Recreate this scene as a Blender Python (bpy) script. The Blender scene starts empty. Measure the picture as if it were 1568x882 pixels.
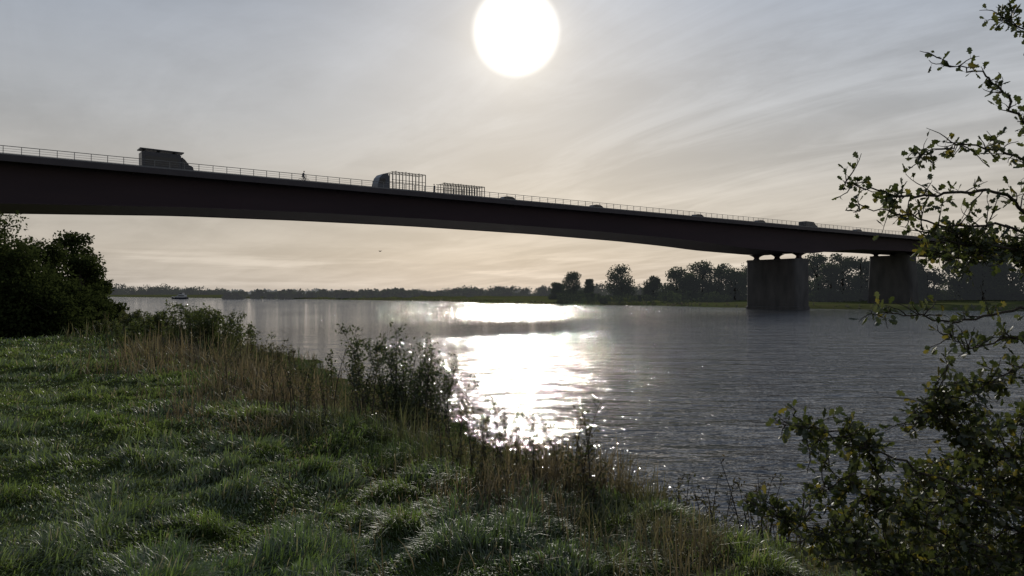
import bpy, math, random
import numpy as np
from mathutils import Vector, Matrix
random.seed(7); rng=np.random.default_rng(7)
F=1162.0; CZ=3.9; HOR=450.0
scene=bpy.context.scene
def P(px,py,Y): return np.array([(px-784)/F*Y, Y, CZ+(HOR-py)/F*Y])

# ------------------------------------------------------------ mesh helpers
def link(o,parent=None):
    scene.collection.objects.link(o)
    if parent is not None: o.parent=parent
    return o
def np_mesh(name,verts,face_groups,mat=None,col=None,smooth=False,parent=None):
    """face_groups: list of int arrays (N,k)"""
    me=bpy.data.meshes.new(name)
    verts=np.asarray(verts,dtype=np.float32)
    me.vertices.add(len(verts)); me.vertices.foreach_set('co',verts.ravel())
    loops=np.concatenate([f.ravel() for f in face_groups]).astype(np.int32)
    tot=np.concatenate([np.full(len(f),f.shape[1]) for f in face_groups]).astype(np.int32)
    start=np.concatenate([[0],np.cumsum(tot)[:-1]]).astype(np.int32)
    me.loops.add(len(loops)); me.loops.foreach_set('vertex_index',loops)
    me.polygons.add(len(tot)); me.polygons.foreach_set('loop_start',start); me.polygons.foreach_set('loop_total',tot)
    if smooth: me.polygons.foreach_set('use_smooth',np.ones(len(tot),dtype=bool))
    me.update(calc_edges=True)
    if col is not None:
        a=me.attributes.new('col','FLOAT_COLOR','POINT')
        c=np.ones((len(verts),4),dtype=np.float32); c[:,:3]=col
        a.data.foreach_set('color',c.ravel())
    if mat: me.materials.append(mat)
    o=bpy.data.objects.new(name,me)
    return link(o,parent)
def empty(name,loc=(0,0,0),rz=0.0):
    o=bpy.data.objects.new(name,None); o.location=loc; o.rotation_euler=(0,0,rz); o.empty_display_size=0.5
    return link(o)
class MB:
    def __init__(s): s.v=[]; s.f=[]
    def add(s,vs,fs):
        b=len(s.v); s.v+= [tuple(v) for v in vs]; s.f+=[tuple(b+i for i in f) for f in fs]
    def box(s,x0,x1,y0,y1,z0,z1):
        s.add([(x0,y0,z0),(x1,y0,z0),(x1,y1,z0),(x0,y1,z0),(x0,y0,z1),(x1,y0,z1),(x1,y1,z1),(x0,y1,z1)],
              [(0,3,2,1),(4,5,6,7),(0,1,5,4),(1,2,6,5),(2,3,7,6),(3,0,4,7)])
    def prism(s,prof,y0,y1):
        n=len(prof)
        s.add([(x,y0,z) for x,z in prof]+[(x,y1,z) for x,z in prof],
              [tuple(range(n))[::1],tuple(range(2*n-1,n-1,-1))]+[(i,i+n,(i+1)%n+n,(i+1)%n) for i in range(n)])
    def tube(s,pts,rad,sides=6):
        pts=[np.array(p,float) for p in pts]; n=len(pts)
        if not hasattr(rad,'__len__'): rad=[rad]*n
        rings=[]; prev=None
        for i,p in enumerate(pts):
            t=pts[min(i+1,n-1)]-pts[max(i-1,0)]; t=t/(np.linalg.norm(t)+1e-9)
            if prev is None:
                a=np.array([0,0,1.]) if abs(t[2])<.9 else np.array([1.,0,0])
            else: a=prev
            u=a-t*np.dot(a,t); u/=np.linalg.norm(u)+1e-9; prev=u; w=np.cross(t,u)
            rings.append([p+rad[i]*(u*math.cos(k*2*math.pi/sides)+w*math.sin(k*2*math.pi/sides)) for k in range(sides)])
        vs=[v for r in rings for v in r]; fs=[]
        for i in range(n-1):
            for k in range(sides):
                k2=(k+1)%sides; fs.append((i*sides+k,i*sides+k2,(i+1)*sides+k2,(i+1)*sides+k))
        fs.append(tuple(range(sides))[::-1]); fs.append(tuple((n-1)*sides+k for k in range(sides)))
        s.add(vs,fs)
    def cyl(s,c,r,h,axis='y',sides=16):
        c=np.array(c,float); d={'x':np.array([1,0,0.]),'y':np.array([0,1,0.]),'z':np.array([0,0,1.])}[axis]
        s.tube([c-d*h/2,c+d*h/2],r,sides)
    def obj(s,name,mat,parent=None,bevel=0,smooth=False):
        me=bpy.data.meshes.new(name); me.from_pydata(s.v,[],s.f); me.update()
        me.materials.append(mat)
        if smooth:
            for p in me.polygons: p.use_smooth=True
        o=bpy.data.objects.new(name,me); link(o,parent)
        if bevel:
            m=o.modifiers.new('Bevel','BEVEL'); m.width=bevel; m.segments=2; m.limit_method='ANGLE'
        return o
# ------------------------------------------------------------ noise
_lat=rng.random((256,256))
def vnoise(x,y):
    xi=np.floor(x).astype(int); yi=np.floor(y).astype(int); fx=x-xi; fy=y-yi
    fx=fx*fx*(3-2*fx); fy=fy*fy*(3-2*fy)
    a=_lat[xi%256,yi%256]; b=_lat[(xi+1)%256,yi%256]; c=_lat[xi%256,(yi+1)%256]; d=_lat[(xi+1)%256,(yi+1)%256]
    return (a*(1-fx)+b*fx)*(1-fy)+(c*(1-fx)+d*fx)*fy
def fbm(x,y,o=3):
    s=0;a=.5
    for i in range(o):
        s=s+a*vnoise(x*2**i+17.3*i,y*2**i+5.1*i); a*=.5
    return s/(1-.5**o)
def sm(x,a,b):
    t=np.clip((x-a)/(b-a),0,1); return t*t*(3-2*t)
# ------------------------------------------------------------ node helpers
def new_mat(name):
    m=bpy.data.materials.new(name); m.use_nodes=True; m.node_tree.nodes.clear()
    return m,m.node_tree.nodes,m.node_tree.links
def nd(ns,t,**kw):
    n=ns.new(t)
    for k,v in kw.items():
        if k.startswith('i_'):
            key=k[2:].replace('_',' ')
            n.inputs[int(key) if key.isdigit() else key].default_value=v
        else: setattr(n,k,v)
    return n
def ramp(ns,pts):
    r=ns.new('ShaderNodeValToRGB'); e=r.color_ramp.elements
    while len(e)<len(pts): e.new(.5)
    for i,(p,c) in enumerate(pts): e[i].position=p; e[i].color=(*c,1)
    return r
def simple_mat(name,c1,c2,rough=.6,scale=2.0,metal=0,bump=0.0,bscale=20,stretch=(1,1,1)):
    m,ns,L=new_mat(name)
    out=nd(ns,'ShaderNodeOutputMaterial'); b=nd(ns,'ShaderNodeBsdfPrincipled',i_Roughness=rough,i_Metallic=metal)
    tc=nd(ns,'ShaderNodeTexCoord'); mp=nd(ns,'ShaderNodeMapping'); mp.inputs['Scale'].default_value=stretch
    L.new(tc.outputs['Object'],mp.inputs[0])
    n=nd(ns,'ShaderNodeTexNoise',i_Scale=scale,i_Detail=6.0); L.new(mp.outputs[0],n.inputs['Vector'])
    r=ramp(ns,[(.3,c1),(.7,c2)]); L.new(n.outputs['Fac'],r.inputs[0]); L.new(r.outputs[0],b.inputs['Base Color'])
    if bump:
        n2=nd(ns,'ShaderNodeTexNoise',i_Scale=bscale,i_Detail=4.0); L.new(mp.outputs[0],n2.inputs['Vector'])
        bp=nd(ns,'ShaderNodeBump',i_Strength=bump,i_Distance=.05); L.new(n2.outputs['Fac'],bp.inputs['Height']); L.new(bp.outputs[0],b.inputs['Normal'])
    L.new(b.outputs[0],out.inputs[0]); return m
def foliage_mat(name,trans=.35,gloss=.08,rough=.35,haze_emit=None):
    m,ns,L=new_mat(name)
    out=nd(ns,'ShaderNodeOutputMaterial'); at=nd(ns,'ShaderNodeAttribute',attribute_name='col')
    d=nd(ns,'ShaderNodeBsdfDiffuse'); t=nd(ns,'ShaderNodeBsdfTranslucent'); g=nd(ns,'ShaderNodeBsdfGlossy',i_Roughness=rough)
    g.inputs['Color'].default_value=(.8,.8,.8,1)
    hs=nd(ns,'ShaderNodeHueSaturation',i_Saturation=1.1,i_Value=1.3); L.new(at.outputs['Color'],hs.inputs['Color'])
    L.new(at.outputs['Color'],d.inputs[0]); L.new(hs.outputs[0],t.inputs[0])
    m1=nd(ns,'ShaderNodeMixShader',i_0=trans); L.new(d.outputs[0],m1.inputs[1]); L.new(t.outputs[0],m1.inputs[2])
    last=m1
    if gloss>0:
        m2=nd(ns,'ShaderNodeMixShader',i_0=gloss); L.new(m1.outputs[0],m2.inputs[1]); L.new(g.outputs[0],m2.inputs[2]); last=m2
    if haze_emit:
        e=nd(ns,'ShaderNodeEmission',i_Strength=1.0); e.inputs[0].default_value=(*haze_emit,1)  # foliage emits a flat grey that stands in for aerial haze
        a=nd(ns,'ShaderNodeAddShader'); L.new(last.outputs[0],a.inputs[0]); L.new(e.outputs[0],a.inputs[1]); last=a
    L.new(last.outputs[0],out.inputs[0]); return m

# ------------------------------------------------------------ world
SUN_EL=math.radians(19.1); SUN_AZ=math.radians(0.3)
sv=Vector((math.sin(SUN_AZ)*math.cos(SUN_EL),math.cos(SUN_AZ)*math.cos(SUN_EL),math.sin(SUN_EL)))
w=bpy.data.worlds.new("World"); scene.world=w; w.use_nodes=True
ns=w.node_tree.nodes; L=w.node_tree.links; ns.clear()
def M(op,a,b=None,c=None,clamp=False):
    n=ns.new('ShaderNodeMath'); n.operation=op; n.use_clamp=clamp
    for i,x in enumerate((a,b,c)):
        if x is None: continue
        if isinstance(x,(int,float)): n.inputs[i].default_value=x
        else: L.new(x,n.inputs[i])
    return n.outputs[0]
def VS(col,s):
    n=ns.new('ShaderNodeVectorMath'); n.operation='SCALE'
    if isinstance(col,tuple): n.inputs[0].default_value=col
    else: L.new(col,n.inputs[0])
    if isinstance(s,(int,float)): n.inputs['Scale'].default_value=s
    else: L.new(s,n.inputs['Scale'])
    return n.outputs[0]
def VA(a,b):
    n=ns.new('ShaderNodeVectorMath'); n.operation='ADD'; L.new(a,n.inputs[0]); L.new(b,n.inputs[1]); return n.outputs[0]
def SS(x,a,b,lo=0.,hi=1.):
    n=ns.new('ShaderNodeMapRange'); n.interpolation_type='SMOOTHSTEP'; L.new(x,n.inputs[0])
    n.inputs[1].default_value=a; n.inputs[2].default_value=b; n.inputs[3].default_value=lo; n.inputs[4].default_value=hi; return n.outputs[0]
tc=ns.new('ShaderNodeTexCoord'); dirv=tc.outputs['Generated']
nrm=ns.new('ShaderNodeVectorMath'); nrm.operation='NORMALIZE'; L.new(dirv,nrm.inputs[0])
sep=ns.new('ShaderNodeSeparateXYZ'); L.new(nrm.outputs[0],sep.inputs[0]); X,Yc,Z=sep.outputs
dt=ns.new('ShaderNodeVectorMath'); dt.operation='DOT_PRODUCT'; L.new(nrm.outputs[0],dt.inputs[0]); dt.inputs[1].default_value=sv
c=M('MAXIMUM',dt.outputs['Value'],0.0)
sky=ns.new('ShaderNodeTexSky'); sky.sky_type='NISHITA'; sky.sun_disc=False; sky.sun_elevation=SUN_EL; sky.sun_rotation=SUN_AZ
sky.air_density=1.2; sky.dust_density=1.5
zc=M('MAXIMUM',Z,0.0)
rp=ramp(ns,[(0,(.46,.425,.385)),(.05,(.47,.425,.370)),(.12,(.44,.41,.370)),(.22,(.385,.395,.41)),(.38,(.30,.345,.42)),(.7,(.22,.27,.37)),(1,(.17,.22,.33))])
L.new(zc,rp.inputs[0])
# clouds: project on plane
k=M('ADD',zc,.10); cx=M('DIVIDE',X,k); cy=M('DIVIDE',Yc,k)
cmb=ns.new('ShaderNodeCombineXYZ'); L.new(cx,cmb.inputs[0]); L.new(cy,cmb.inputs[1])
def rotscale(rot,sx,sy,loc=(0,0,0)):
    a=ns.new('ShaderNodeMapping'); a.inputs['Rotation'].default_value=(0,0,math.radians(rot)); L.new(cmb.outputs[0],a.inputs[0])
    b_=ns.new('ShaderNodeMapping'); b_.inputs['Scale'].default_value=(sx,sy,1); b_.inputs['Location'].default_value=loc; L.new(a.outputs[0],b_.inputs[0]); return b_.outputs[0]
n1=nd(ns,'ShaderNodeTexNoise',i_Scale=1.6,i_Detail=9.0,i_Roughness=.62,i_Distortion=.8); L.new(rotscale(-38,1.5,.42),n1.inputs['Vector'])
n2=nd(ns,'ShaderNodeTexNoise',i_Scale=1.0,i_Detail=6.0,i_Roughness=.6,i_Distortion=.4); L.new(rotscale(20,.8,.8,(3,1,0)),n2.inputs['Vector'])
streak=M('MULTIPLY',SS(n1.outputs['Fac'],.38,.70),SS(X,-.35,.30,.30,1.0)); veil=SS(n2.outputs['Fac'],.36,.64)
# low horizontal bands
cmb3=ns.new('ShaderNodeCombineXYZ'); L.new(M('MULTIPLY',X,2.5),cmb3.inputs[0]); L.new(M('MULTIPLY',Z,42.0),cmb3.inputs[1])
n3=nd(ns,'ShaderNodeTexNoise',i_Scale=1.5,i_Detail=6.0); L.new(cmb3.outputs[0],n3.inputs['Vector'])
band=M('MULTIPLY',SS(n3.outputs['Fac'],.50,.62),M('MULTIPLY',SS(Z,.0,.02),SS(Z,.07,.03)))
side=SS(c,.0,.97,.65,1.0)
base=VS(rp.outputs[0],M('MULTIPLY',side,1.10))
cl=M('ADD',M('ADD',.81,M('MULTIPLY',streak,.25)),M('ADD',M('MULTIPLY',veil,.14),M('MULTIPLY',band,.28)))
base=VS(base,cl)
g1=VS((1.0,.89,.74),M('MULTIPLY',M('POWER',c,12.0),.08))
g2=VS((1.0,.88,.70),M('MULTIPLY',M('POWER',c,70.0),.14))
g3=VS((1.0,.87,.64),M('MULTIPLY',M('POWER',c,700.0),.42))
g4=VS((1.0,.97,.90),SS(c,math.cos(math.radians(3.4)),math.cos(math.radians(1.2)),0,1.6))
tot=VA(VA(VA(base,g1),VA(g2,g3)),VA(g4,VS(sky.outputs[0],.004)))
bg=ns.new('ShaderNodeBackground'); L.new(tot,bg.inputs[0]); bg.inputs[1].default_value=1.0
wo=ns.new('ShaderNodeOutputWorld'); L.new(bg.outputs[0],wo.inputs[0])
sl=bpy.data.lights.new('sun','SUN'); sl.energy=2.5; sl.angle=math.radians(.9); sl.color=(1,.94,.84)
so=link(bpy.data.objects.new('sun',sl)); so.rotation_euler=(math.pi/2-SUN_EL,0,math.pi-SUN_AZ); so.location=(0,0,60)

# ------------------------------------------------------------ terrain
near=np.array([(400,-60),(120,-25),(40,-9),(16,1.5),(8.2,5.2),(4.6,8.4),(2.3,11.2),(.3,16),(-2.7,24),(-9.3,37.5),(-23,61),(-48,101),(-78,150),(-108,202),(-232,430),(-435,800),(-760,1350)],float)
far=np.array([(-700,1250),(-455,905),(-330,770),(-232,655),(-190,600),(-116,508),(-80,455),(-37,412),(-14,330),(14,284),(30,262),(47,250),(60,217),(76,200),(108,173),(165,140),(400,70)],float)
poly=np.concatenate([near,far])
def seg_d(x,y,pl):
    d=np.full(x.shape,1e9)
    for (ax,ay),(bx,by) in zip(pl[:-1],pl[1:]):
        vx,vy=bx-ax,by-ay; t=np.clip(((x-ax)*vx+(y-ay)*vy)/(vx*vx+vy*vy),0,1)
        d=np.minimum(d,np.hypot(x-ax-t*vx,y-ay-t*vy))
    return d
def inside(x,y):
    r=np.zeros(x.shape,bool); n=len(poly)
    for i in range(n):
        ax,ay=poly[i]; bx,by=poly[(i+1)%n]
        if ay==by: continue
        cnd=((ay>y)!=(by>y))&(x<(bx-ax)*(y-ay)/(by-ay)+ax); r^=cnd
    return r
def dist(x,y):
    dn=seg_d(x,y,near); df=seg_d(x,y,far); ins=inside(x,y)
    wob=(fbm(x*.45,y*.45)-.5)*1.2*np.clip(np.hypot(x,y)/10,0.5,4)
    d=np.minimum(dn,df)+0; d=np.where(ins,-d,d)+wob
    return d,dn<df
def dbnd(x,y): return 5.2+.20*np.clip(y-6,0,60)+(fbm(x*.5+9,y*.5)-.5)*2.0
def H(x,y,full=False):
    x=np.asarray(x,float); y=np.asarray(y,float)
    d,isn=dist(x,y); db=dbnd(x,y)
    zn=.12+2.08*sm(d,-.3,db*.95)**1.15; lump=(fbm(x*1.5,y*1.5,3)-.5)*.22+(fbm(x*.35,y*.35,2)-.5)*.3
    near_cam=1-sm(np.hypot(x,y),40,120)
    zn=zn+lump*sm(d,0,3)*near_cam
    zf=.12+.9*sm(d,0,9)+1.2*sm(d,20,120)+(fbm(x*.03,y*.03)-.5)*.5*sm(d,3,30)
    z=np.where(isn,zn,zf); z=np.where(d<0,.12+np.clip(d*.4,-1.8,0),z)
    if full: return z,d,isn,db
    return z
K=260; u=np.linspace(-1,1,2*K+1); ax=3*np.sinh(u*8.3)
gx,gy=np.meshgrid(ax,ax+6,indexing='ij'); gz=H(gx.ravel(),gy.ravel())
n=2*K+1; idx=np.arange(n*n).reshape(n,n)
fq=np.stack([idx[:-1,:-1],idx[1:,:-1],idx[1:,1:],idx[:-1,1:]],-1).reshape(-1,4)
m,ns_,L_=new_mat('ground_soil_grass')
out=nd(ns_,'ShaderNodeOutputMaterial'); b=nd(ns_,'ShaderNodeBsdfDiffuse')
g=nd(ns_,'ShaderNodeTexCoord'); na=nd(ns_,'ShaderNodeTexNoise',i_Scale=.05,i_Detail=8.0); nb=nd(ns_,'ShaderNodeTexNoise',i_Scale=3.0,i_Detail=5.0)
L_.new(g.outputs['Object'],na.inputs['Vector']); L_.new(g.outputs['Object'],nb.inputs['Vector'])
r1=ramp(ns_,[(.3,(.055,.065,.025)),(.5,(.09,.10,.042)),(.7,(.11,.10,.055))]); r2=ramp(ns_,[(.3,(.026,.034,.012)),(.7,(.06,.072,.024))])
L_.new(na.outputs['Fac'],r1.inputs[0]); L_.new(nb.outputs['Fac'],r2.inputs[0])
ln=nd(ns_,'ShaderNodeVectorMath',operation='LENGTH'); L_.new(g.outputs['Object'],ln.inputs[0])
mr=nd(ns_,'ShaderNodeMapRange'); L_.new(ln.outputs['Value'],mr.inputs[0]); mr.inputs[1].default_value=25; mr.inputs[2].default_value=70
mx=nd(ns_,'ShaderNodeMix',data_type='RGBA'); L_.new(mr.outputs[0],mx.inputs[0]); L_.new(r2.outputs[0],mx.inputs[6]); L_.new(r1.outputs[0],mx.inputs[7])
L_.new(mx.outputs[2],b.inputs['Color']); L_.new(b.outputs[0],out.inputs[0])
np_mesh('ground',np.stack([gx.ravel(),gy.ravel(),gz],-1),[fq],m,smooth=True)

# ------------------------------------------------------------ water
m,ns_,L_=new_mat('river_water')
out=nd(ns_,'ShaderNodeOutputMaterial'); b=nd(ns_,'ShaderNodeBsdfPrincipled',i_Roughness=.05,i_IOR=1.40)
b.inputs['Base Color'].default_value=(.082,.084,.086,1)
g=nd(ns_,'ShaderNodeTexCoord')
def wn(scale,sx,sy,rot,detail,dis=0.0):
    mp=nd(ns_,'ShaderNodeMapping'); mp.inputs['Scale'].default_value=(sx,sy,1); mp.inputs['Rotation'].default_value=(0,0,rot)
    L_.new(g.outputs['Object'],mp.inputs[0]); n_=nd(ns_,'ShaderNodeTexNoise',i_Scale=scale,i_Detail=detail,i_Distortion=dis,i_Roughness=.55); L_.new(mp.outputs[0],n_.inputs['Vector']); return n_.outputs['Fac']
wa=wn(1.7,.5,1.0,.25,3.0,.4); wb=wn(6,.6,1.0,-.2,2.0,.3); wc=wn(.05,1,.35,.5,4.0); wd_=wn(.42,.35,1.0,.12,2.0,.3); we=wn(.7,.35,1.0,-.1,3.0,.5)
def mr_(src,a,b_,lo,hi):
    r_=nd(ns_,'ShaderNodeMapRange'); L_.new(src,r_.inputs[0]); r_.inputs[1].default_value=a; r_.inputs[2].default_value=b_; r_.inputs[3].default_value=lo; r_.inputs[4].default_value=hi; return r_.outputs[0]
gust=mr_(wc,.35,.65,.55,1.0); fine=mr_(we,.38,.62,.3,1.0)
mul=nd(ns_,'ShaderNodeMath',operation='MULTIPLY'); L_.new(gust,mul.inputs[0]); L_.new(fine,mul.inputs[1])
b0=nd(ns_,'ShaderNodeBump',i_Strength=1.0,i_Distance=.60); L_.new(wd_,b0.inputs['Height'])
b1=nd(ns_,'ShaderNodeBump',i_Strength=1.0,i_Distance=.38); L_.new(wa,b1.inputs['Height']); L_.new(b0.outputs[0],b1.inputs['Normal'])
b2=nd(ns_,'ShaderNodeBump',i_Strength=1.0,i_Distance=.15); L_.new(wb,b2.inputs['Height']); L_.new(b1.outputs[0],b2.inputs['Normal'])
L_.new(gust,b1.inputs['Strength']); L_.new(mul.outputs[0],b2.inputs['Strength']); L_.new(b2.outputs[0],b.inputs['Normal']); L_.new(b.outputs[0],out.inputs[0])
np_mesh('river_water',[(-2500,-400,0),(2500,-400,0),(2500,3500,0),(-2500,3500,0)],[np.array([[0,1,2,3]])],m)

# ------------------------------------------------------------ bridge
D=175.0; dx,dy=.807,.5905; nl=math.hypot(dx,dy); dx/=nl; dy/=nl
bx0,by0=.345*D,D; ang=math.atan2(dy,dx)
def t_of(px,n):
    r=(px-784)/F; return (r*(D+dx*n)-.345*D+dy*n)/(dx-dy*r)
BM=Matrix.Translation((bx0,by0,0))@Matrix.Rotation(ang,4,'Z')
steel=simple_mat('bridge_steel_paint',(.034,.021,.029),(.048,.028,.037),rough=.75,scale=.25,stretch=(.25,1,1.5))
steel2=simple_mat('bridge_deck_edge',(.042,.034,.040),(.06,.05,.055),rough=.6,scale=.5)
conc=simple_mat('pier_concrete',(.055,.052,.052),(.11,.105,.10),rough=.85,scale=.5,bump=.4,bscale=3,stretch=(1,1,.35))
asph=simple_mat('asphalt',(.04,.04,.042),(.06,.06,.06),rough=.9,scale=4)
galv=simple_mat('galvanised_rail',(.16,.16,.16),(.24,.24,.24),rough=.5,scale=3,metal=.2)
white=simple_mat('road_paint',(.7,.7,.68),(.8,.8,.78),rough=.7)
bridge=empty('road_bridge'); bridge.matrix_world=BM
ZD=CZ+16.05
T0,T1=-290,330
tp1=t_of(1219,2.2)
zt=np.array([-230,-190,-178,-170,-163,-150,-126,-108,-86,-57,-34,-20,-8,tp1-1,tp1+7,tp1+15,tp1+28,60,330])
zz=np.array([12.2,11.2,10.1,10.1,10.1,10.65,11.75,12.1,12.3,12.15,11.7,11.2,10.55,10.1,10.1,11.0,11.9,12.2,12.2])+CZ
ts=np.arange(T0,T1+.1,2.0); zb=np.interp(ts,zt,zz)
kk=np.hanning(7); kk/=kk.sum(); zb=np.convolve(np.pad(zb,3,mode='edge'),kk,'valid')
vs=[];fs=[]
for i,t in enumerate(ts):
    vs+=[(t,1.7,ZD-.55),(t,2.2,zb[i]),(t,15.8,zb[i]),(t,16.3,ZD-.55)]
for i in range(len(ts)-1):
    a=i*4
    for q in range(3): fs.append((a+q,a+4+q,a+5+q,a+1+q))
mb=MB(); mb.add(vs,fs); mb.obj('girder',steel,bridge)
mb=MB()   # flanges
for i in range(len(ts)-1):
    for (n0,n1) in ((1.98,2.35),(15.65,16.02)):
        z0,z1=zb[i],zb[i+1]; t,t2=ts[i],ts[i+1]
        mb.add([(t,n0,z0-.10),(t2,n0,z1-.10),(t2,n1,z1-.10),(t,n1,z0-.10),(t,n0,z0+.06),(t2,n0,z1+.06),(t2,n1,z1+.06),(t,n1,z0+.06)],
               [(0,3,2,1),(4,5,6,7),(0,1,5,4),(2,3,7,6)])
for t in np.arange(T0,T1,4.0):
    mb.prism([(t-.08,ZD-.56),(t+.08,ZD-.56),(t+.08,ZD-.75),(t-.08,ZD-.75)],.3,1.7)
mb.obj('flanges_and_brackets',steel,bridge)
mb=MB(); mb.box(T0,T1,0,18,ZD-.5,ZD); mb.box(T0,T1,-.12,-.003,ZD-.65,ZD+.1); mb.box(T0,T1,18.003,18.12,ZD-.65,ZD+.1); mb.obj('deck_slab',steel2,bridge)
mb=MB(); mb.box(T0,T1,3.6,14.4,ZD+.004,ZD+.05); mb.obj('carriageway',asph,bridge)
mb=MB()
for t in range(T0,T1,12): mb.box(t,t+3,8.93,9.07,ZD+.054,ZD+.058)
mb.obj('lane_marking',white,bridge)
mb=MB()
for n_ in (.12,17.8):
    for t in np.arange(T0,T1,1.8): mb.box(t-.035,t+.035,n_-.03,n_+.03,ZD,ZD+1.1)
    mb.box(T0,T1,n_-.04,n_+.04,ZD+1.1,ZD+1.17)
    for h in (.3,.55,.82): mb.box(T0,T1,n_-.015,n_+.015,ZD+h,ZD+h+.03)
mb.obj('railing',galv,bridge)
mb=MB()
for n_ in (3.4,14.6):
    mb.box(T0,T1,n_-.04,n_+.04,ZD+.5,ZD+.78)
    for t in np.arange(T0,T1,4.0): mb.box(t-.06,t+.06,n_+.05,n_+.13,ZD,ZD+.7)
mb.obj('crash_barrier',galv,bridge)
def pier(t0,th,n0,n1,z0,z1,ztop,nm,base=True):
    mb=MB()
    def ring(g,z):
        pts=[]
        cx=t0+th/2; hw=th/2+g; a0=n0-g; a1=n1+g; r=min(hw,1.0)
        for (qx,qy,s0) in ((1,1,0),(-1,1,1),(-1,-1,2),(1,-1,3)):
            for j in range(6):
                an=math.pi/2*(s0+j/5); ccx=cx+qx*(hw-r); ccy=(a1-r) if qy>0 else (a0+r)
                pts.append((ccx+r*math.cos(an),ccy+r*math.sin(an),z))
        return pts
    lv=[(.22,z0),(.22,.7),(.0,.8)] if base else [(.7,z0),(.5,2.0)]
    lv+=[(.0,z1-.6),(.06,z1-.55),(.06,z1)]
    rs=[ring(*l) for l in lv]; nn=len(rs[0]); vs=[p for r in rs for p in r]; fs=[]
    for i in range(len(rs)-1):
        for k_ in range(nn):
            k2=(k_+1)%nn; fs.append((i*nn+k_,i*nn+k2,(i+1)*nn+k2,(i+1)*nn+k_))
    fs.append(tuple((len(rs)-1)*nn+k_ for k_ in range(nn)))
    mb.add(vs,fs); mb.obj(nm,conc,bridge)
    mb=MB()
    for n_ in np.linspace(n0+1.2,n1-1.2,3):   # flared bearing blocks
        zz_=np.linspace(z1+.003,ztop-.12,6); gs=[.9,.6,.5,.6,.95,1.5]; rings=[]
        for z_,g_ in zip(zz_,gs): rings+=[(t0+th/2-g_,n_-g_*.8,z_),(t0+th/2+g_,n_-g_*.8,z_),(t0+th/2+g_,n_+g_*.8,z_),(t0+th/2-g_,n_+g_*.8,z_)]
        mb.add(rings,[(i*4+q,i*4+(q+1)%4,i*4+4+(q+1)%4,i*4+4+q) for i in range(5) for q in range(4)])
    mb.obj(nm+'_bearings',steel,bridge)
pier(tp1,6,2.2,16.8,-2,CZ+8.65,CZ+10.1,'river_pier')
pier(-176.0,6,2.2,16.8,-2,CZ+8.65,CZ+10.1,'near_bank_pier')
tp2=t_of(1392,3.5); pier(tp2,4,3.0,15.5,-1,CZ+11.3,CZ+12.2,'land_pier',False)
pier(tp2+62,4,3.0,15.5,-1,CZ+11.3,CZ+12.2,'outer_pier',False)
pier(tp2+124,4,3.0,15.5,-1,CZ+11.3,CZ+12.2,'end_pier',False)

# ------------------------------------------------------------ vehicles
glass=simple_mat('dark_glass',(.02,.022,.025),(.03,.03,.035),rough=.08)
rubber=simple_mat('rubber',(.015,.015,.015),(.03,.03,.03),rough=.8)
def on_bridge(o,t,n,face=1):
    o.matrix_world=BM@Matrix.Translation((t,n,ZD+.05))@(Matrix.Rotation(math.pi,4,'Z') if face<0 else Matrix.Identity(4))
def wheels(p,xs,r,wd):
    mb=MB()
    for x in xs:
        for y in (-wd/2+.12,wd/2-.12): mb.cyl((x,y,r),r,.24,'y',18)
    mb.obj('wheels',rubber,p)
def paint(name,c): return simple_mat(name,tuple(x*.9 for x in c),c,rough=.35,scale=1)
silver=paint('grey_paint',(.05,.05,.06)); whitep=paint('blue_grey_paint',(.07,.08,.10)); darkp=paint('dark_paint',(.03,.035,.05)); redp=paint('red_paint',(.12,.02,.02))
boatw=paint('boat_white_paint',(.5,.5,.5))
rackm=simple_mat('rack_steel',(.04,.04,.035),(.07,.07,.06),rough=.6,scale=3)
def car(t,n,face,mt,s=1.0,nm='car'):
    p=empty(nm); on_bridge(p,t,n,face)
    mb=MB(); mb.prism([(-2.1,.3),(-2.15,.75),(-2.0,.95),(-1.0,1.0),(1.0,.95),(2.0,.75),(2.15,.6),(2.1,.3)],-.88,.88); mb.obj('body',mt,p,.05)
    mb=MB(); mb.prism([(-1.95,.96),(-1.5,1.42),(-.9,1.5),(.2,1.47),(.55,1.38),(1.15,.94)],-.72,.72); mb.obj('cabin',glass,p,.05)
    mb=MB(); mb.prism([(-1.5,1.44),(-.9,1.53),(.2,1.50),(.45,1.42)],-.66,.66); mb.obj('roof',mt,p)
    wheels(p,(-1.3,1.35),.32,1.8); return p
# van with a roof load, heading right
tv=(t_of(212,5)+t_of(290,5))/2
p=empty('camper_van'); on_bridge(p,tv,5,1)
mb=MB(); mb.prism([(-3.0,.35),(-3.05,2.75),(1.75,2.75),(1.85,2.6),(1.9,.35)],-1.08,1.08); mb.obj('body',silver,p,.06)
mb=MB(); mb.prism([(1.903,.35),(1.903,2.45),(2.15,2.4),(2.85,1.5),(3.4,1.3),(3.5,.9),(3.5,.35)],-1.0,1.0); mb.obj('cab',silver,p,.06)
mb=MB(); mb.prism([(2.3,2.22),(2.86,1.52),(2.1,1.5),(2.05,2.2)],-1.01,1.01); mb.obj('cab_windows',glass,p)
mb=MB(); mb.box(-2.6,1.5,-1.1,-1.083,1.0,2.2); mb.obj('side_panel',glass,p)
mb=MB(); mb.prism([(-3.25,3.08),(-3.25,3.22),(2.2,3.12),(2.2,2.98)],-1.1,1.1)
for x in (-2.6,-.8,1.2): mb.box(x-.05,x+.05,-.9,.9,2.753,3.05)
mb.obj('roof_load',darkp,p)
wheels(p,(-2.0,2.55),.36,2.1)
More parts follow.
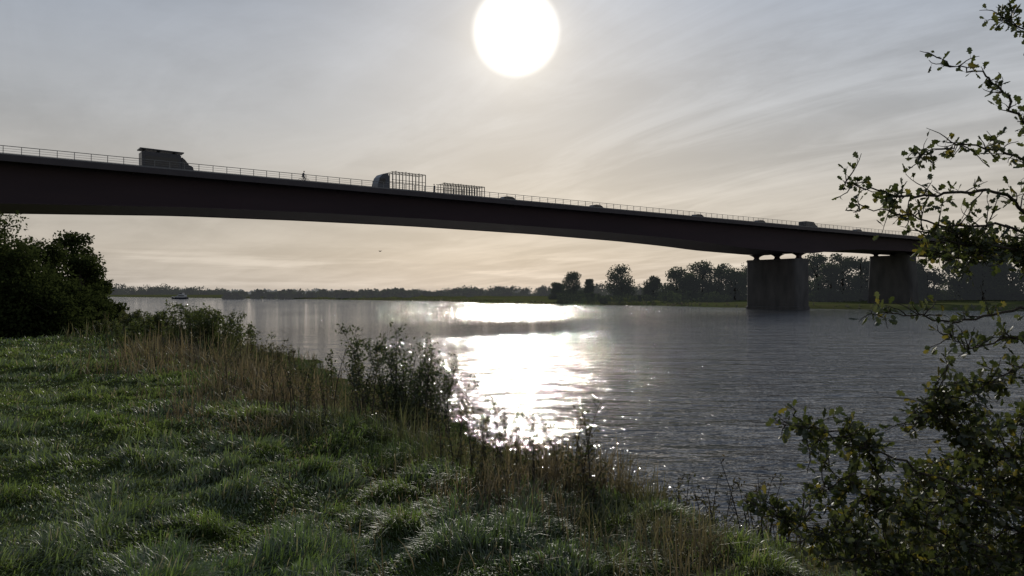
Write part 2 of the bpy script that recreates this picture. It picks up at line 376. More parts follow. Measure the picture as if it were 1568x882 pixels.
# flatbed truck with tall stillage racks, heading left
def racks(mb,x0,x1,z0,z1,step,w_=1.15):
    for y in (-w_,w_):
        for x in np.arange(x0,x1+.01,step): mb.box(x-.05,x+.05,y-.05,y+.05,z0,z1+random.uniform(-.15,.1))
        for z in (z0,(z0+z1)/2,z1-.12): mb.box(x0,x1,y-.03,y+.03,z,z+.07)
    for x in np.arange(x0,x1+.01,step):
        mb.box(x-.03,x+.03,-w_,w_,z1-.15,z1-.08)
nT=8.0; ta,tb=t_of(573,nT),t_of(647,nT); Lt=tb-ta
p=empty('flatbed_truck'); on_bridge(p,(ta+tb)/2,nT,-1); h=Lt/2
mb=MB(); mb.prism([(h-2.2,.5),(h-2.2,3.0),(h-1.9,3.75),(h-1.0,3.55),(h-.45,2.95),(h-.1,1.9),(h,1.2),(h,.5)],-1.2,1.2); mb.obj('cab',whitep,p,.08)
mb=MB(); mb.prism([(h-.5,2.75),(h-.17,1.95),(h-1.4,1.95),(h-1.4,2.75)],-1.212,1.212); mb.obj('cab_windows',glass,p)
mb=MB(); mb.box(-h,h-2.3,-1.22,1.22,1.05,1.25); mb.box(-h,h-1,-.4,.4,.6,1.047); mb.obj('flatbed',steel2,p)
mb=MB(); racks(mb,-h+.1,h-2.6,1.25,4.15,.62); mb.obj('racks',rackm,p)
wheels(p,(h-1.2,-h+1.4,-h+2.6),.5,2.4)
ta,tb=t_of(672,nT),t_of(737,nT); Lt=tb-ta; h=Lt/2
p=empty('drawbar_trailer'); on_bridge(p,(ta+tb)/2,nT,-1)
mb=MB(); mb.box(-h,h,-1.22,1.22,.95,1.15); mb.box(h,h+2.2,-.08,.08,.7,.85); mb.obj('flatbed',steel2,p)
mb=MB(); racks(mb,-h+.1,h-.1,1.15,3.1,.55); mb.obj('racks',rackm,p)
wheels(p,(-h+1.2,h-1.4),.48,2.4)
for px,nn,mt,fc in ((780,6,darkp,1),(915,6,silver,1),(1070,6,darkp,1),(1165,6,redp,1),(1314,6,darkp,1)):
    car(t_of(px,nn),nn,fc,mt)
p=empty('delivery_van'); on_bridge(p,t_of(1238,5.5),5.5,1)
mb=MB(); mb.prism([(-2.7,.35),(-2.75,2.1),(-2.5,2.2),(1.0,2.15),(1.9,1.4),(2.6,1.15),(2.7,.35)],-1,1); mb.obj('body',darkp,p,.06)
mb=MB(); mb.prism([(1.05,2.0),(1.75,1.42),(.5,1.42),(.5,2.0)],-1.01,1.01); mb.obj('windows',glass,p)
wheels(p,(-1.7,1.7),.35,2)

# ------------------------------------------------------------ people (skin modifier)
cloth=simple_mat('dark_jacket',(.02,.022,.035),(.04,.04,.06),rough=.85,scale=8)
skinm=simple_mat('skin',(.35,.2,.14),(.42,.25,.18),rough=.6)
hair=simple_mat('brown_hair',(.03,.02,.012),(.05,.03,.02),rough=.7)
def skin_fig(name,joints,edges,parent,mat):
    me=bpy.data.meshes.new(name); me.from_pydata([j[0] for j in joints],edges,[]); me.materials.append(mat)
    o=link(bpy.data.objects.new(name,me),parent)
    sk=o.modifiers.new('Skin','SKIN')
    for i,j in enumerate(joints): me.skin_vertices[0].data[i].radius=(j[1],j[1]*j[2] if len(j)>2 else j[1])
    me.skin_vertices[0].data[0].use_root=True
    s=o.modifiers.new('Sub','SUBSURF'); s.levels=1; s.render_levels=1
    return o
def head(parent,c,nm='head'):
    import bmesh
    bm=bmesh.new(); bmesh.ops.create_uvsphere(bm,u_segments=16,v_segments=12,radius=1)
    for v in bm.verts:
        x,y,z=v.co; v.co=(x*.095+(.012 if z<0 and x>0 else 0),y*.075*(1-.2*max(0,-z)),z*.118)
        if x>.9 and abs(y)<.25 and -.2<z<.2: v.co.x+=.02
    me=bpy.data.meshes.new(nm); bm.to_mesh(me); bm.free(); me.materials.append(skinm); me.materials.append(hair)
    for f in me.polygons:
        cc=f.center
        if cc.z>.05 or cc.x<-.02: f.material_index=1
        f.use_smooth=True
    o=link(bpy.data.objects.new(nm,me),parent); o.location=c
def hand(parent,c,nm):
    j=[((c[0],c[1],c[2]),.03),((c[0]+.05,c[1],c[2]-.01),.03)]; e=[(0,1)]
    for k_,yo in enumerate((-.03,-.01,.01,.03)):
        a=len(j); j+= [((c[0]+.085,c[1]+yo,c[2]-.02),.01),((c[0]+.09,c[1]+yo,c[2]-.055),.009)]; e+=[(1,a),(a,a+1)]
    a=len(j); j.append(((c[0]+.05,c[1]+.045,c[2]-.03),.01)); e.append((0,a))
    skin_fig(nm,j,e,parent,skinm)
def cyclist(t,n,face):
    p=empty('cyclist'); on_bridge(p,t,n,face)
    mb=MB()
    for x in (-.53,.53):
        mb.tube([(x+.34*math.cos(a),0,.34+.34*math.sin(a)) for a in np.linspace(0,2*math.pi,25)],.022,6)
    mb.obj('tyres',rubber,p)
    mb=MB(); tb_=lambda a,b_,r=.017: mb.tube([a,b_],r,6)
    tb_((-.53,0,.34),(-.05,0,.30)); tb_((-.53,0,.34),(-.2,0,.80)); tb_((-.05,0,.30),(-.24,0,.95)); tb_((-.05,0,.30),(.38,0,.82)); tb_((-.2,0,.82),(.36,0,.90)); tb_((.53,0,.34),(.34,0,1.08))
    tb_((.30,-.28,1.1),(.30,.28,1.1)); mb.box(-.38,-.12,-.08,.08,.95,1.0); tb_((-.05,-.12,.30),(.1,-.12,.22)); tb_((-.05,.12,.30),(-.2,.12,.38))
    for x in (-.53,.53):
        for a in np.linspace(0,math.pi,5)[:-1]: mb.tube([(x+.33*math.cos(a),0,.34+.33*math.sin(a)),(x-.33*math.cos(a),0,.34-.33*math.sin(a))],.004,4)
    mb.obj('bicycle_frame',steel2,p)
    J=[((-.25,0,1.02),.15,1.15),((-.17,0,1.25),.14,1.2),((-.08,0,1.48),.15,1.3),((-.03,0,1.60),.06),
       ((-.12,-.1,1.0),.10),((.2,-.11,.75),.07),((.05,-.12,.30),.045),((.2,-.12,.24),.04),
       ((-.12,.1,1.0),.10),((.1,.11,.88),.07),((-.2,.12,.46),.045),((-.06,.12,.40),.04),
       ((-.08,-.2,1.46),.06),((.05,-.25,1.25),.045),((.26,-.25,1.12),.032),
       ((-.08,.2,1.46),.06),((.05,.25,1.25),.045),((.26,.25,1.12),.032)]
    E=[(0,1),(1,2),(2,3),(0,4),(4,5),(5,6),(6,7),(0,8),(8,9),(9,10),(10,11),(2,12),(12,13),(13,14),(2,15),(15,16),(16,17)]
    skin_fig('body',J,E,p,cloth); head(p,(.02,0,1.74)); hand(p,(.27,-.25,1.12),'hand_l'); hand(p,(.27,.25,1.12),'hand_r')
cyclist(t_of(465,1.6),1.6,1)
def pedestrian(t,n,face):
    p=empty('pedestrian'); on_bridge(p,t,n,face)
    J=[((0,0,.95),.15,1.15),((0,0,1.2),.14,1.2),((0,0,1.42),.15,1.3),((.02,0,1.54),.06),
       ((.0,-.1,.88),.10),((.1,-.1,.5),.065),((.18,-.1,.1),.042),((.3,-.1,.05),.04),
       ((.0,.1,.88),.10),((-.02,.1,.5),.065),((-.25,.1,.12),.042),((-.14,.1,.05),.04),
       ((0,-.2,1.42),.06),((-.08,-.26,1.15),.045),((.02,-.27,.9),.032),
       ((0,.2,1.42),.06),((.08,.26,1.15),.045),((.2,.27,.93),.032)]
    E=[(0,1),(1,2),(2,3),(0,4),(4,5),(5,6),(6,7),(0,8),(8,9),(9,10),(10,11),(2,12),(12,13),(13,14),(2,15),(15,16),(16,17)]
    skin_fig('body',J,E,p,cloth); head(p,(.05,0,1.68)); hand(p,(.02,-.27,.88),'hand_l'); hand(p,(.2,.27,.92),'hand_r')
pedestrian(t_of(665,1.4),1.4,-1)
# ------------------------------------------------------------ boat
bt=P(275,458,566); p=empty('river_boat',(bt[0],bt[1],0),math.radians(168))
mb=MB()
hull=[]; st=[(-6.5,1.6,1.5),(-5,2.2,1.25),(0,2.4,1.1),(3.5,2.0,1.3),(5.5,1.1,1.7),(6.8,.1,2.1)]
for x,hw,zt_ in st: hull+=[(x,-hw,zt_),(x,-hw*.75,-.3),(x,hw*.75,-.3),(x,hw,zt_)]
fs=[(i*4+q,i*4+4+q,i*4+5+q,i*4+1+q) for i in range(5) for q in range(3)]+[(i*4+3,i*4+7,i*4+4,i*4) for i in range(5)]+[(0,1,2,3)]
mb.add(hull,fs); mb.obj('hull',darkp,p)
mb=MB(); mb.prism([(-5,1.2),(-5,3.2),(0,3.2),(1.2,2.4),(2.6,2.2),(2.8,1.2)],-1.7,1.7); mb.prism([(-3.2,3.2),(-3.2,4.9),(-.8,4.9),(-.3,3.2)],-1.4,1.4); mb.obj('cabin',boatw,p,.05)
mb=MB(); mb.box(-4.6,-.2,-1.72,1.72,2.2,2.8); mb.box(-3.0,-.85,-1.42,1.42,3.9,4.5); mb.obj('windows',glass,p)
mb=MB(); mb.tube([(-2,0,4.9),(-2,0,8.5)],.12,6); mb.tube([(-2.9,0,7),(-1.1,0,7)],.07,6); mb.box(-3.6,-.5,-1.6,1.6,4.903,5.0); mb.obj('mast',galv,p)
# bird
bp_=P(582,385,95); p=empty('bird',tuple(bp_)); mb=MB()
mb.tube([(-.22,0,0),(-.1,0,.01),(.08,0,.02),(.2,0,0)],[.01,.05,.05,.012],6)
for s in (-1,1): mb.add([(-.07,0,.03),(.09,0,.03),(.06,s*.2,.12),(-.02,s*.36,.06),(-.08,s*.2,.1)],[(0,1,2,4),(2,3,4)])
mb.obj('body_and_wings',rubber,p); p.rotation_euler=(0,0,1.0)

# ------------------------------------------------------------ vegetation generators
def rand_frames(N):
    a=rng.normal(size=(N,3)); a/=np.linalg.norm(a,axis=1,keepdims=True)
    b_=rng.normal(size=(N,3)); b_-=a*np.sum(a*b_,1,keepdims=True); b_/=np.linalg.norm(b_,axis=1,keepdims=True)
    return a,b_,np.cross(a,b_)
def leafquads(c,size,aspect=.6):
    N=len(c); a,b_,_=rand_frames(N); size=np.broadcast_to(np.asarray(size,float),(N,))[:,None]
    l=size*.5; w_=size*.5*aspect
    v=np.stack([c-a*l,c+b_*w_,c+a*l,c-b_*w_],1).reshape(-1,3)
    return v,np.arange(4*N).reshape(N,4)
def blades(x,y,z,Lh,wd,lean,bend,col):
    N=len(x); base=np.stack([x,y,z],1); a=rng.random(N)*2*math.pi
    wv=np.stack([-np.sin(lean),np.cos(lean),np.zeros(N)],1)*.8+np.stack([np.cos(a),np.sin(a),np.zeros(N)],1)*.6
    wv/=np.linalg.norm(wv,axis=1,keepdims=True); ld=np.stack([np.cos(lean),np.sin(lean),np.zeros(N)],1)
    rows=[]
    for s,wf in ((0,.8),(.4,1.),(.75,.7)):
        c_=base+Lh[:,None]*(ld*(bend*s**1.6)[:,None]); c_[:,2]+=Lh*(s-.55*bend*s*s)
        rows+=[c_-wv*(wd*wf/2)[:,None],c_+wv*(wd*wf/2)[:,None]]
    tip=base+Lh[:,None]*ld*bend[:,None]; tip[:,2]+=Lh*(1-.62*bend)
    v=np.stack(rows+[tip],1).reshape(-1,3); o=np.arange(N)[:,None]*7
    q=np.concatenate([o+np.array([0,1,3,2]),o+np.array([2,3,5,4])]); t=o+np.array([4,5,6])
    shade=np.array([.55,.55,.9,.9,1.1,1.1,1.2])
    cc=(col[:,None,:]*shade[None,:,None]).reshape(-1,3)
    return v,[q,t],cc
def polar(N,r0,r1,a0,a1,pw=0):
    r=np.exp(rng.uniform(math.log(r0),math.log(r1),N)); a=np.radians(rng.uniform(a0,a1,N))
    return r*np.sin(a),r*np.cos(a),r
# ---- meadow grass
mg=foliage_mat('meadow_grass_blades',trans=.5,gloss=.075,rough=.45)
x,y,r=polar(400000,2.6,60,-44,30)
z,d,isn,db=H(x,y,True); k_=(isn)&(d>db-1.2+rng.normal(size=len(d))*.6); x,y,z,r,d=x[k_],y[k_],z[k_],r[k_],d[k_]
cl=fbm(x*2.6+40,y*2.6,2); fl=fbm(x*.9+3,y*.9+8,2)*4*math.pi+fbm(x*3,y*3,1)*3
hgt=(.05+.16*sm(cl,.42,.75))*(.7+.6*rng.random(len(x)))
N=len(x); t=fbm(x*.6,y*.6+30,3)[:,None]; rr=rng.random((N,1))
col=(np.array([.074,.122,.030])*(1-t)+np.array([.140,.172,.052])*t)*(.65+.75*rr)
dead=rng.random(N)<.08; col[dead]=np.array([.22,.20,.11])
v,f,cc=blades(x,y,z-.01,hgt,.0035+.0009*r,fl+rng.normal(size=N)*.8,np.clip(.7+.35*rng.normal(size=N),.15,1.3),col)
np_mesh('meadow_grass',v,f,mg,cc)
# ---- riverbank rough grass
mr2=foliage_mat('riverbank_grass_blades',trans=.35,gloss=.035,rough=.5)
x,y,r=polar(200000,3.5,150,-46,62)
z,d,isn,db=H(x,y,True); k_=(isn)&(d<db+.3+rng.normal(size=len(d))*.5)&(d>.1); x,y,z,r,d,db=[q[k_] for q in (x,y,z,r,d,db)]
cl=fbm(x*1.1+4,y*1.1,3); N=len(x)
hgt=(.20+.66*sm(cl,.36,.70))*(.6+.7*rng.random(N))*(.5+.5*sm(d,0,2.5))*(1-.3*sm(d/db,.75,1.0))*(.70+.5*sm(y,8,18))
t=sm(fbm(x*.5+50,y*.5,3),.36,.60)[:,None]; rr=rng.random((N,1))
col=(np.array([.058,.084,.026])*(1-t)+np.array([.165,.132,.074])*t)*(.5+.85*rr)
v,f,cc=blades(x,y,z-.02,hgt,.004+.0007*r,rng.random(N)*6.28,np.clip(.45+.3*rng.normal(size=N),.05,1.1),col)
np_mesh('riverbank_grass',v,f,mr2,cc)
# ---- weeds with stalk + leaves along bank
def stalks(specs,name,mat_leaf,mat_stem,leafsize,colrange):
    mb=MB(); C=[];S=[]
    for (x_,y_,z_,h_,nb) in specs:
        p0=np.array([x_,y_,z_]); ln_=rng.normal(size=2)*.16*h_
        pts=[p0+np.array([ln_[0]*s*s,ln_[1]*s*s,h_*s]) for s in np.linspace(0,1,6)]
        mb.tube(pts,list(np.linspace(.009,.002,6)*(.6+h_*.5)),4)
        for q in range(nb):
            s=rng.uniform(.15,1); b0=p0+np.array([ln_[0]*s*s,ln_[1]*s*s,h_*s]); a=rng.random()*6.28; l=(1-s*.6)*h_*.28*rng.uniform(.5,1)
            e_=b0+np.array([math.cos(a)*l*.6,math.sin(a)*l*.6,l*.7]); mb.tube([b0,(b0+e_)/2+np.array([0,0,-.01]),e_],[.004,.003,.0015],3)
            m_=8
            for j in range(m_): C.append(b0+(e_-b0)*rng.uniform(.15,1.08)+rng.normal(size=3)*leafsize*.5); S.append(leafsize*rng.uniform(.5,1.2))
    p=empty(name); o=mb.obj('stems',mat_stem,p)
    v,f=leafquads(np.array(C),np.array(S),.45); cN=len(C)
    t=rng.random((cN,1)); col=np.array(colrange[0])*(1-t)+np.array(colrange[1])*t
    np_mesh('leaves',v,[f],mat_leaf,np.repeat(col,4,0),parent=p); return p
ml=foliage_mat('weed_leaves',trans=.4,gloss=.03)
bark=simple_mat('bark',(.035,.028,.02),(.07,.055,.04),rough=.9,scale=20,bump=.5,bscale=60)
sp=[]
x,y,r=polar(3800,4.5,70,-40,48); z,d,isn,db=H(x,y,True)
for i in range(len(x)):
    if isn[i] and .3<d[i]<db[i]*.95 and vnoise(x[i]*.8+7,y[i]*.8)>.40: sp.append((x[i],y[i],z[i],rng.uniform(.3,.75)*(1 if y[i]<10 else 1.4),int(rng.integers(4,10))))
stalks(sp,'riverbank_weeds',ml,bark,.045,((.035,.048,.018),(.11,.095,.045)))
def shrub(name,px,pytop,Y,spread,nst,leafsize,cr,nbr=16):
    X_=(px-784)/F*Y; topz=CZ+(HOR-pytop)/F*Y; sp=[]
    for i in range(nst):
        xx=X_+rng.normal()*spread; yy=Y+rng.normal()*spread; z_=float(H(np.array([xx]),np.array([yy]))[0])
        fall=math.exp(-((xx-X_)**2+(yy-Y)**2)/(2*(spread*1.5)**2))
        sp.append((xx,yy,z_-.05,max(.4,(topz-z_)*(.45+.55*fall)*rng.uniform(.75,1.0)),nbr))
    stalks(sp,name,ml,bark,leafsize,cr)
shrub('willow_shrub',592,480,15,.60,44,.085,((.035,.05,.02),(.08,.09,.038)),22)
shrub('willow_shrub',655,520,15.5,.45,22,.075,((.035,.05,.02),(.08,.09,.038)),18)
shrub('willow_shrub',300,460,27,1.1,80,.11,((.055,.075,.022),(.10,.11,.04)),26)
shrub('willow_shrub',430,515,22,.6,16,.07,((.04,.05,.02),(.10,.08,.035)),14)
shrub('willow_shrub',220,474,31,.9,40,.11,((.05,.065,.02),(.09,.09,.035)),20)
shrub('thistle_plant',870,668,10.2,.22,10,.055,((.03,.035,.015),(.06,.05,.03)),14)
shrub('mugwort_plant',1120,690,7.2,.45,22,.038,((.03,.035,.015),(.08,.06,.03)),12)
shrub('mugwort_plant',1010,720,7.6,.35,14,.036,((.03,.035,.015),(.08,.06,.03)),12)
# ---- trees
def crown_pts(cx,cy,z0,h,wd,nl,seed,low=.12,clumps=26,cs=1.0):
    rg=np.random.default_rng(seed); C=[]; per=nl//clumps
    for i in range(clumps):
        s=rg.uniform(low,1); prof=math.sin(math.pi*min(1,(.22+.70*max(s,0))))**.6
        a=rg.random()*6.28; rad=wd/2*prof*math.sqrt(rg.random())*.85
        cr=wd*rg.uniform(.13,.24)*cs
        cc=np.array([cx+math.cos(a)*rad,cy+math.sin(a)*rad,z0+max(h*s-cr*.75,h*low)])
        q=rg.normal(size=(per,3)); q/=np.linalg.norm(q,axis=1,keepdims=True); q*=(rg.random((per,1))**.45)*cr*np.array([1.1,1.1,.85])
        C.append(cc+q)
    return np.concatenate(C)
def tree(name,px,pytop,Y,wpx,mat,nl,leaf,c1,c2,seed,low=.12,clumps=26,cs=1.0):
    X_=(px-784)/F*Y; z0=float(H(np.array([X_]),np.array([Y]))[0]); top=CZ+(HOR-pytop)/F*Y; h_=top-z0; wd=wpx/F*Y
    p=empty(name,(0,0,0)); pts=crown_pts(X_,Y,z0,h_,wd,nl,seed,low,clumps,cs)
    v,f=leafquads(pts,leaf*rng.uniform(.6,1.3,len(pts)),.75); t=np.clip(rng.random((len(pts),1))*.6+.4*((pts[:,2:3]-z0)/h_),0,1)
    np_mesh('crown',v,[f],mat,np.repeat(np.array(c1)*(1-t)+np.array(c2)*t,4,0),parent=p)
    mb=MB(); mb.tube([(X_,Y,z0-.3),(X_+.01*h_,Y,z0+h_*.3),(X_-.01*h_,Y,z0+h_*.85)],[h_*.03,h_*.022,h_*.006],8)
    for i in range(9):
        q=pts[rng.integers(len(pts))]; s=rng.uniform(.15,.6); a=np.array([X_,Y,z0+h_*s]); mb.tube([a,(a+q)/2+np.array([0,0,h_*.03]),q],[h_*.012,h_*.007,h_*.002],5)
    mb.obj('trunk',bark,p)
mf1=foliage_mat('far_bank_tree_leaves',trans=.25,gloss=0,haze_emit=(.013,.014,.016))  # faint emission imitates haze on far-bank foliage
c1,c2=(.024,.034,.013),(.052,.068,.024)
sd=100
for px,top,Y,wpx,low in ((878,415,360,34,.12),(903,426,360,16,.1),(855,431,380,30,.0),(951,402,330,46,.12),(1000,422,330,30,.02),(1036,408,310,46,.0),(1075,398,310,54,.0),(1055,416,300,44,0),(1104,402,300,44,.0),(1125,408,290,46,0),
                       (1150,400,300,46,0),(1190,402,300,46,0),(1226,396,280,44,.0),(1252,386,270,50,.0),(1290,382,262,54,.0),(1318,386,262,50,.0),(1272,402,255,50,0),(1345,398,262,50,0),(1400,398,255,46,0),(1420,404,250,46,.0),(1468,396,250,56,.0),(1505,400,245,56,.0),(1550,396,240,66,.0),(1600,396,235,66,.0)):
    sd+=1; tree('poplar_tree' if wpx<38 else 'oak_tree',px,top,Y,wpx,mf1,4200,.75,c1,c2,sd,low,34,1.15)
# distant mass
def mass(name,segs,Y0,Y1,leaf,per,mat,c1,c2,seed):
    rg=np.random.default_rng(seed); C=[]
    for (p0,p1,t0,t1,n_) in segs:
        for i in range(n_):
            px=rg.uniform(p0,p1); Y=rg.uniform(Y0,Y1); top=rg.uniform(t0,t1); X_=(px-784)/F*Y; h_=CZ+(HOR-top)/F*Y-.5
            C.append(crown_pts(X_,Y,.5,h_,h_*rg.uniform(1.2,2.6),per,int(rg.integers(1e9)),-.05,10))
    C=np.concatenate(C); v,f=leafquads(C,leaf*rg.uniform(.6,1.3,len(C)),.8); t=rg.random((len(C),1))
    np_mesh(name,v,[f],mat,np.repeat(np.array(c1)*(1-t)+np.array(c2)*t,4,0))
m2=foliage_mat('distant_tree_leaves',trans=.2,gloss=0,haze_emit=(.034,.034,.038))  # more emitted grey, imitating thicker haze
m3=foliage_mat('horizon_tree_leaves',trans=.2,gloss=0,haze_emit=(.11,.11,.118))  # strongest emitted haze, for the farthest woods
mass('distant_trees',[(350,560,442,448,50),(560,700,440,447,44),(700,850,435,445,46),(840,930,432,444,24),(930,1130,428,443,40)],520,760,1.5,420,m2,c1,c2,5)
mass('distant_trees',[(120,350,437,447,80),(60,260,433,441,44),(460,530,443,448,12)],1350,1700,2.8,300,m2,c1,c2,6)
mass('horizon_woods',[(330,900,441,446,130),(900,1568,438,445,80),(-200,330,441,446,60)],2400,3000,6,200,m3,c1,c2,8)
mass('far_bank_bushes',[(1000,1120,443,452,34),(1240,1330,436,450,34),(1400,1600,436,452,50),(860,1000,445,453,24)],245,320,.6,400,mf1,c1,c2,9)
# far bank reeds
x=rng.uniform(-500,260,200000); y=rng.uniform(100,900,200000); z,d,isn,db=H(x,y,True)
k_=(~isn)&(d>.1)&(d<6)&(rng.random(len(x))<np.clip(fbm(x*.05,y*.05)*1.8-.3,0,1)); x,y,z=x[k_],y[k_],z[k_]; N=len(x)
t=rng.random((N,1)); col=(np.array([.04,.05,.018])*(1-t)+np.array([.10,.085,.04])*t)
v,f,cc=blades(x,y,z,rng.uniform(.3,1.2,N),rng.uniform(.3,.9,N),rng.random(N)*6.28,rng.uniform(0,.5,N),col)
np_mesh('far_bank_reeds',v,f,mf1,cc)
# ---- left bushes
mb_=foliage_mat('bush_leaves',trans=.35,gloss=.0)
cb1,cb2=(.020,.028,.010),(.050,.062,.022)
for px,top,Y,wpx in ((-70,312,33,180),(8,318,36,165),(-20,345,31,170),(60,362,38,120),(110,348,42,86),(124,384,38,88),(88,405,34,140),(20,400,31,160),(146,420,40,68),(165,456,38,66),(190,478,36,56),(60,436,32,150),(135,456,36,84),(0,450,31,150)):
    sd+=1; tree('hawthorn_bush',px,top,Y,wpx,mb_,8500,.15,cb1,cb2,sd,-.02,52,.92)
# ---- near hawthorn
mh=foliage_mat('hawthorn_leaves',trans=.45,gloss=.05,rough=.42)
tree_e=empty('hawthorn_tree'); mbr=MB(); LV=[]; LD=[]
def catm(pts,n=6):
    pts=[np.array(p) for p in pts]; pts=[2*pts[0]-pts[1]]+pts+[2*pts[-1]-pts[-2]]; o=[]
    for i in range(1,len(pts)-2):
        for s in np.linspace(0,1,n,endpoint=False):
            a,b_,c_,d_=pts[i-1:i+3]; o.append(.5*((2*b_)+(c_-a)*s+(2*a-5*b_+4*c_-d_)*s*s+(3*b_-a-3*c_+d_)*s**3))
    o.append(pts[-2]); return o
def twig(p0,dr,l,nleaf,depth=0):
    pts=[p0]; d_=dr/np.linalg.norm(dr); n_=5
    for i in range(n_):
        d_=d_+rng.normal(size=3)*.22; d_/=np.linalg.norm(d_); pts.append(pts[-1]+d_*l/n_)
    mbr.tube(pts,list(np.linspace(.0032,.0011,n_+1)*(1+l)),4)
    for i in range(nleaf):
        k_=rng.integers(1,n_+1); p=pts[k_]+(pts[k_-1]-pts[k_])*rng.random(); ld=d_*.6+rng.normal(size=3)*.7; ld/=np.linalg.norm(ld)
        q=p+ld*rng.uniform(.008,.022); mbr.tube([p,q],.0008,3); LV.append(q); LD.append(ld)
    if depth>0:
        for i in range(2+int(rng.integers(2))):
            k_=rng.integers(1,n_); twig(pts[k_],d_*.6+rng.normal(size=3)*.6,l*rng.uniform(.4,.7),nleaf,depth-1)
def branch(pp,r0,dens,tl,nleaf,depth=0,skip=0.0):
    pts=catm([P(*q) for q in pp]); n_=len(pts); pts=[p+rng.normal(size=3)*.008 for p in pts]
    mbr.tube(pts,list(np.linspace(r0,.002,n_)),6); 
    seg=[np.linalg.norm(b_-a) for a,b_ in zip(pts[:-1],pts[1:])]; tot=sum(seg); nt=int(tot*dens)
    for i in range(nt):
        s=rng.uniform(skip,1)*(n_-1); k_=min(int(s),n_-2); p=pts[k_]+(pts[k_+1]-pts[k_])*(s-k_); d_=(pts[k_+1]-pts[k_]); d_/=np.linalg.norm(d_)+1e-9
        twig(p,d_*.6+rng.normal(size=3)*.7,tl*rng.uniform(.4,1.5),nleaf,depth)
BR=[([(1720,200,4.2),(1640,90,4.0),(1570,45,3.9),(1530,22,3.9)],.009,20,.13,5,0,.5),
 ([(1760,420,4.2),(1650,260,4.0),(1568,185,3.9),(1535,135,3.9),(1495,108,3.85),(1440,92,3.8)],.011,14,.08,3,0,.35),
 ([(1740,440,4.3),(1640,300,4.1),(1560,240,4.0),(1480,222,3.9),(1400,238,3.8)],.011,20,.13,4,0,.3),
 ([(1740,470,4.3),(1620,370,4.1),(1540,300,4.0),(1460,295,3.9),(1380,300,3.8),(1330,288,3.8),(1292,280,3.7)],.012,18,.13,4,0,.2),
 ([(1540,345,4.0),(1450,345,3.9),(1370,325,3.8),(1300,322,3.7)],.007,16,.11,4,0,.1),
 ([(1760,520,4.3),(1640,420,4.1),(1560,385,4.0),(1480,372,3.9),(1410,350,3.9)],.014,30,.17,6,1,.15),
 ([(1620,420,4.4),(1540,380,4.3),(1440,385,4.3)],.008,30,.15,5,1,.1),
 ([(1760,560,4.3),(1640,490,4.1),(1560,475,4.0),(1480,492,3.9),(1400,482,3.8),(1325,478,3.7)],.011,12,.12,3,0,.2),
 ([(1740,600,4.3),(1620,520,4.1),(1550,515,4.0),(1490,535,3.9),(1445,512,3.8)],.009,20,.13,5,0,.2),
 ([(1760,680,4.3),(1640,600,4.1),(1570,560,4.0),(1510,590,3.9),(1465,602,3.8)],.009,26,.13,6,0,.2),
 ([(1760,800,4.2),(1640,720,4.0),(1540,690,3.9),(1460,660,3.8),(1425,590,3.8)],.010,28,.15,6,1,.2),
 ([(1760,860,4.2),(1620,800,4.0),(1500,760,3.8),(1400,715,3.7),(1310,675,3.6),(1222,645,3.5)],.012,16,.14,5,1,.15),
 ([(1740,900,4.2),(1600,860,4.0),(1450,820,3.8),(1330,760,3.7),(1240,740,3.6)],.012,26,.16,6,1,.15),
 ([(1720,940,4.1),(1560,900,3.9),(1420,860,3.8),(1290,820,3.7),(1175,790,3.6)],.011,24,.15,6,1,.15),
 ([(1740,800,4.6),(1600,750,4.5),(1480,720,4.4),(1400,770,4.4)],.010,30,.18,6,1,.1),
 ([(1760,720,4.4),(1660,640,4.3),(1580,640,4.2),(1520,660,4.1)],.008,26,.16,6,1,.1),
 ([(1700,960,4.0),(1600,840,4.0),(1520,800,4.0),(1450,760,3.9)],.010,34,.18,6,1,.1),
 ([(1700,980,3.8),(1500,900,3.7),(1380,880,3.6),(1300,850,3.6)],.010,30,.18,6,1,.1),
 ([(1740,840,4.2),(1640,800,4.1),(1560,740,4.1),(1500,720,4.0)],.010,34,.18,6,1,.1),
 ([(1740,300,4.6),(1640,180,4.6),(1700,40,4.6),(1760,-120,4.6)],.012,20,.2,6,1,.1),
 ([(1760,500,4.8),(1900,300,5.2),(2050,150,5.4)],.015,20,.25,6,1,.1),
 ([(1760,600,4.8),(1950,500,5.2),(2100,420,5.4)],.015,20,.25,6,1,.1)]
for q in BR: branch(*q)
tz=float(H(np.array([3.75]),np.array([4.4]))[0])
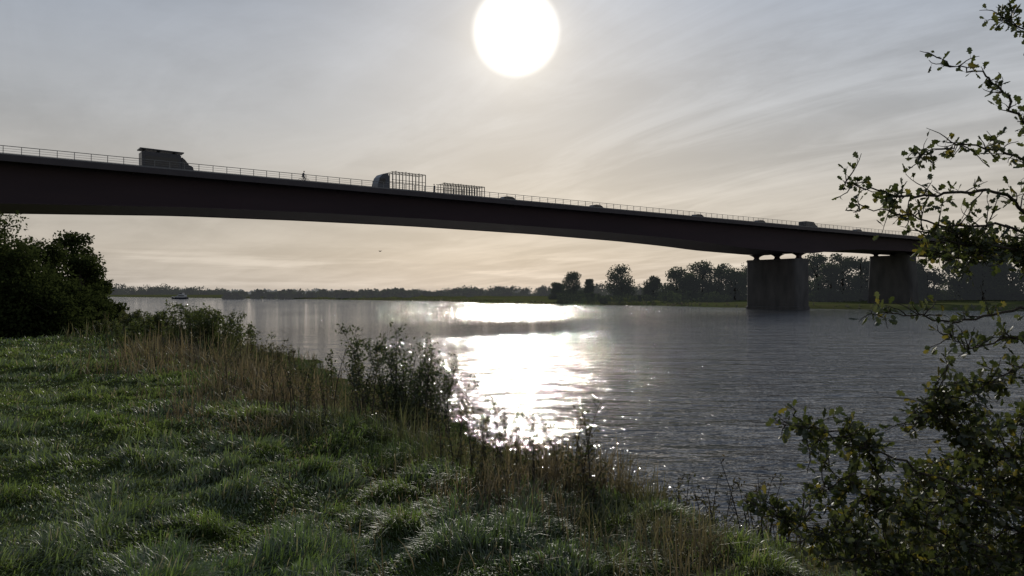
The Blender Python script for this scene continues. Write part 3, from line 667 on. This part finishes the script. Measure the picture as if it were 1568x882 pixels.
mbr.tube([(3.8,4.45,tz-.2),(3.72,4.4,tz+.8),(3.66,4.35,3.6),(3.7,4.4,4.6),(3.62,4.5,6.2)],[.10,.08,.06,.045,.015],10)
for q in BR:
    a=P(*q[0][0]); hz=min(a[2]-.15,5.9); mbr.tube([(3.69,4.38,max(tz+.3,hz-.25)),((a[0]+3.69)/2,(a[1]+4.38)/2,hz),a],[q[1]*2.2,q[1]*1.5,q[1]],6)
mbr.obj('trunk_and_branches',bark,tree_e,smooth=True)
LV=np.array(LV); LD=np.array(LD); LD/=np.linalg.norm(LD,axis=1,keepdims=True); N=len(LV)
print('leaves',N)
tpl=np.array([(0,0,0),(-.22,.22,.05),(-.16,.36,.03),(-.40,.55,.10),(-.24,.62,.05),(-.26,.86,.06),(0,1,0),(.26,.86,.06),(.24,.62,.05),(.40,.55,.10),(.16,.36,.03),(.22,.22,.05),(0,.5,-.04)])
tf=np.array([(12,i,i+1) for i in range(11)]+[(12,11,0)])
up=rng.normal(size=(N,3)); up-=LD*np.sum(up*LD,1,keepdims=True); up/=np.linalg.norm(up,axis=1,keepdims=True); sd_=np.cross(LD,up)
S=rng.uniform(.026,.052,N)[:,None,None]
v=LV[:,None,:]+S*(tpl[None,:,0:1]*sd_[:,None,:]+tpl[None,:,1:2]*LD[:,None,:]+tpl[None,:,2:3]*1.5*up[:,None,:])
f=(np.arange(N)[:,None,None]*13+tf[None]).reshape(-1,3)
t=rng.random((N,1)); col=np.array([.028,.040,.013])*(1-t)+np.array([.080,.090,.027])*t
yl=rng.random(N)<.10; col[yl]=np.array([.15,.13,.03])
np_mesh('leaves',v.reshape(-1,3),[f],mh,np.repeat(col,13,0),parent=tree_e)

# ------------------------------------------------------------ camera
cd=bpy.data.cameras.new('camera'); cd.lens=F/1568*36; cd.sensor_width=36; cd.clip_end=20000; cd.clip_start=.05
co=link(bpy.data.objects.new('camera',cd)); co.location=(0,0,CZ); co.rotation_euler=(math.pi/2+math.atan((HOR-441)/F),0,0)
scene.camera=co
scene.view_settings.view_transform='Standard'; scene.view_settings.look='None'; scene.view_settings.exposure=0
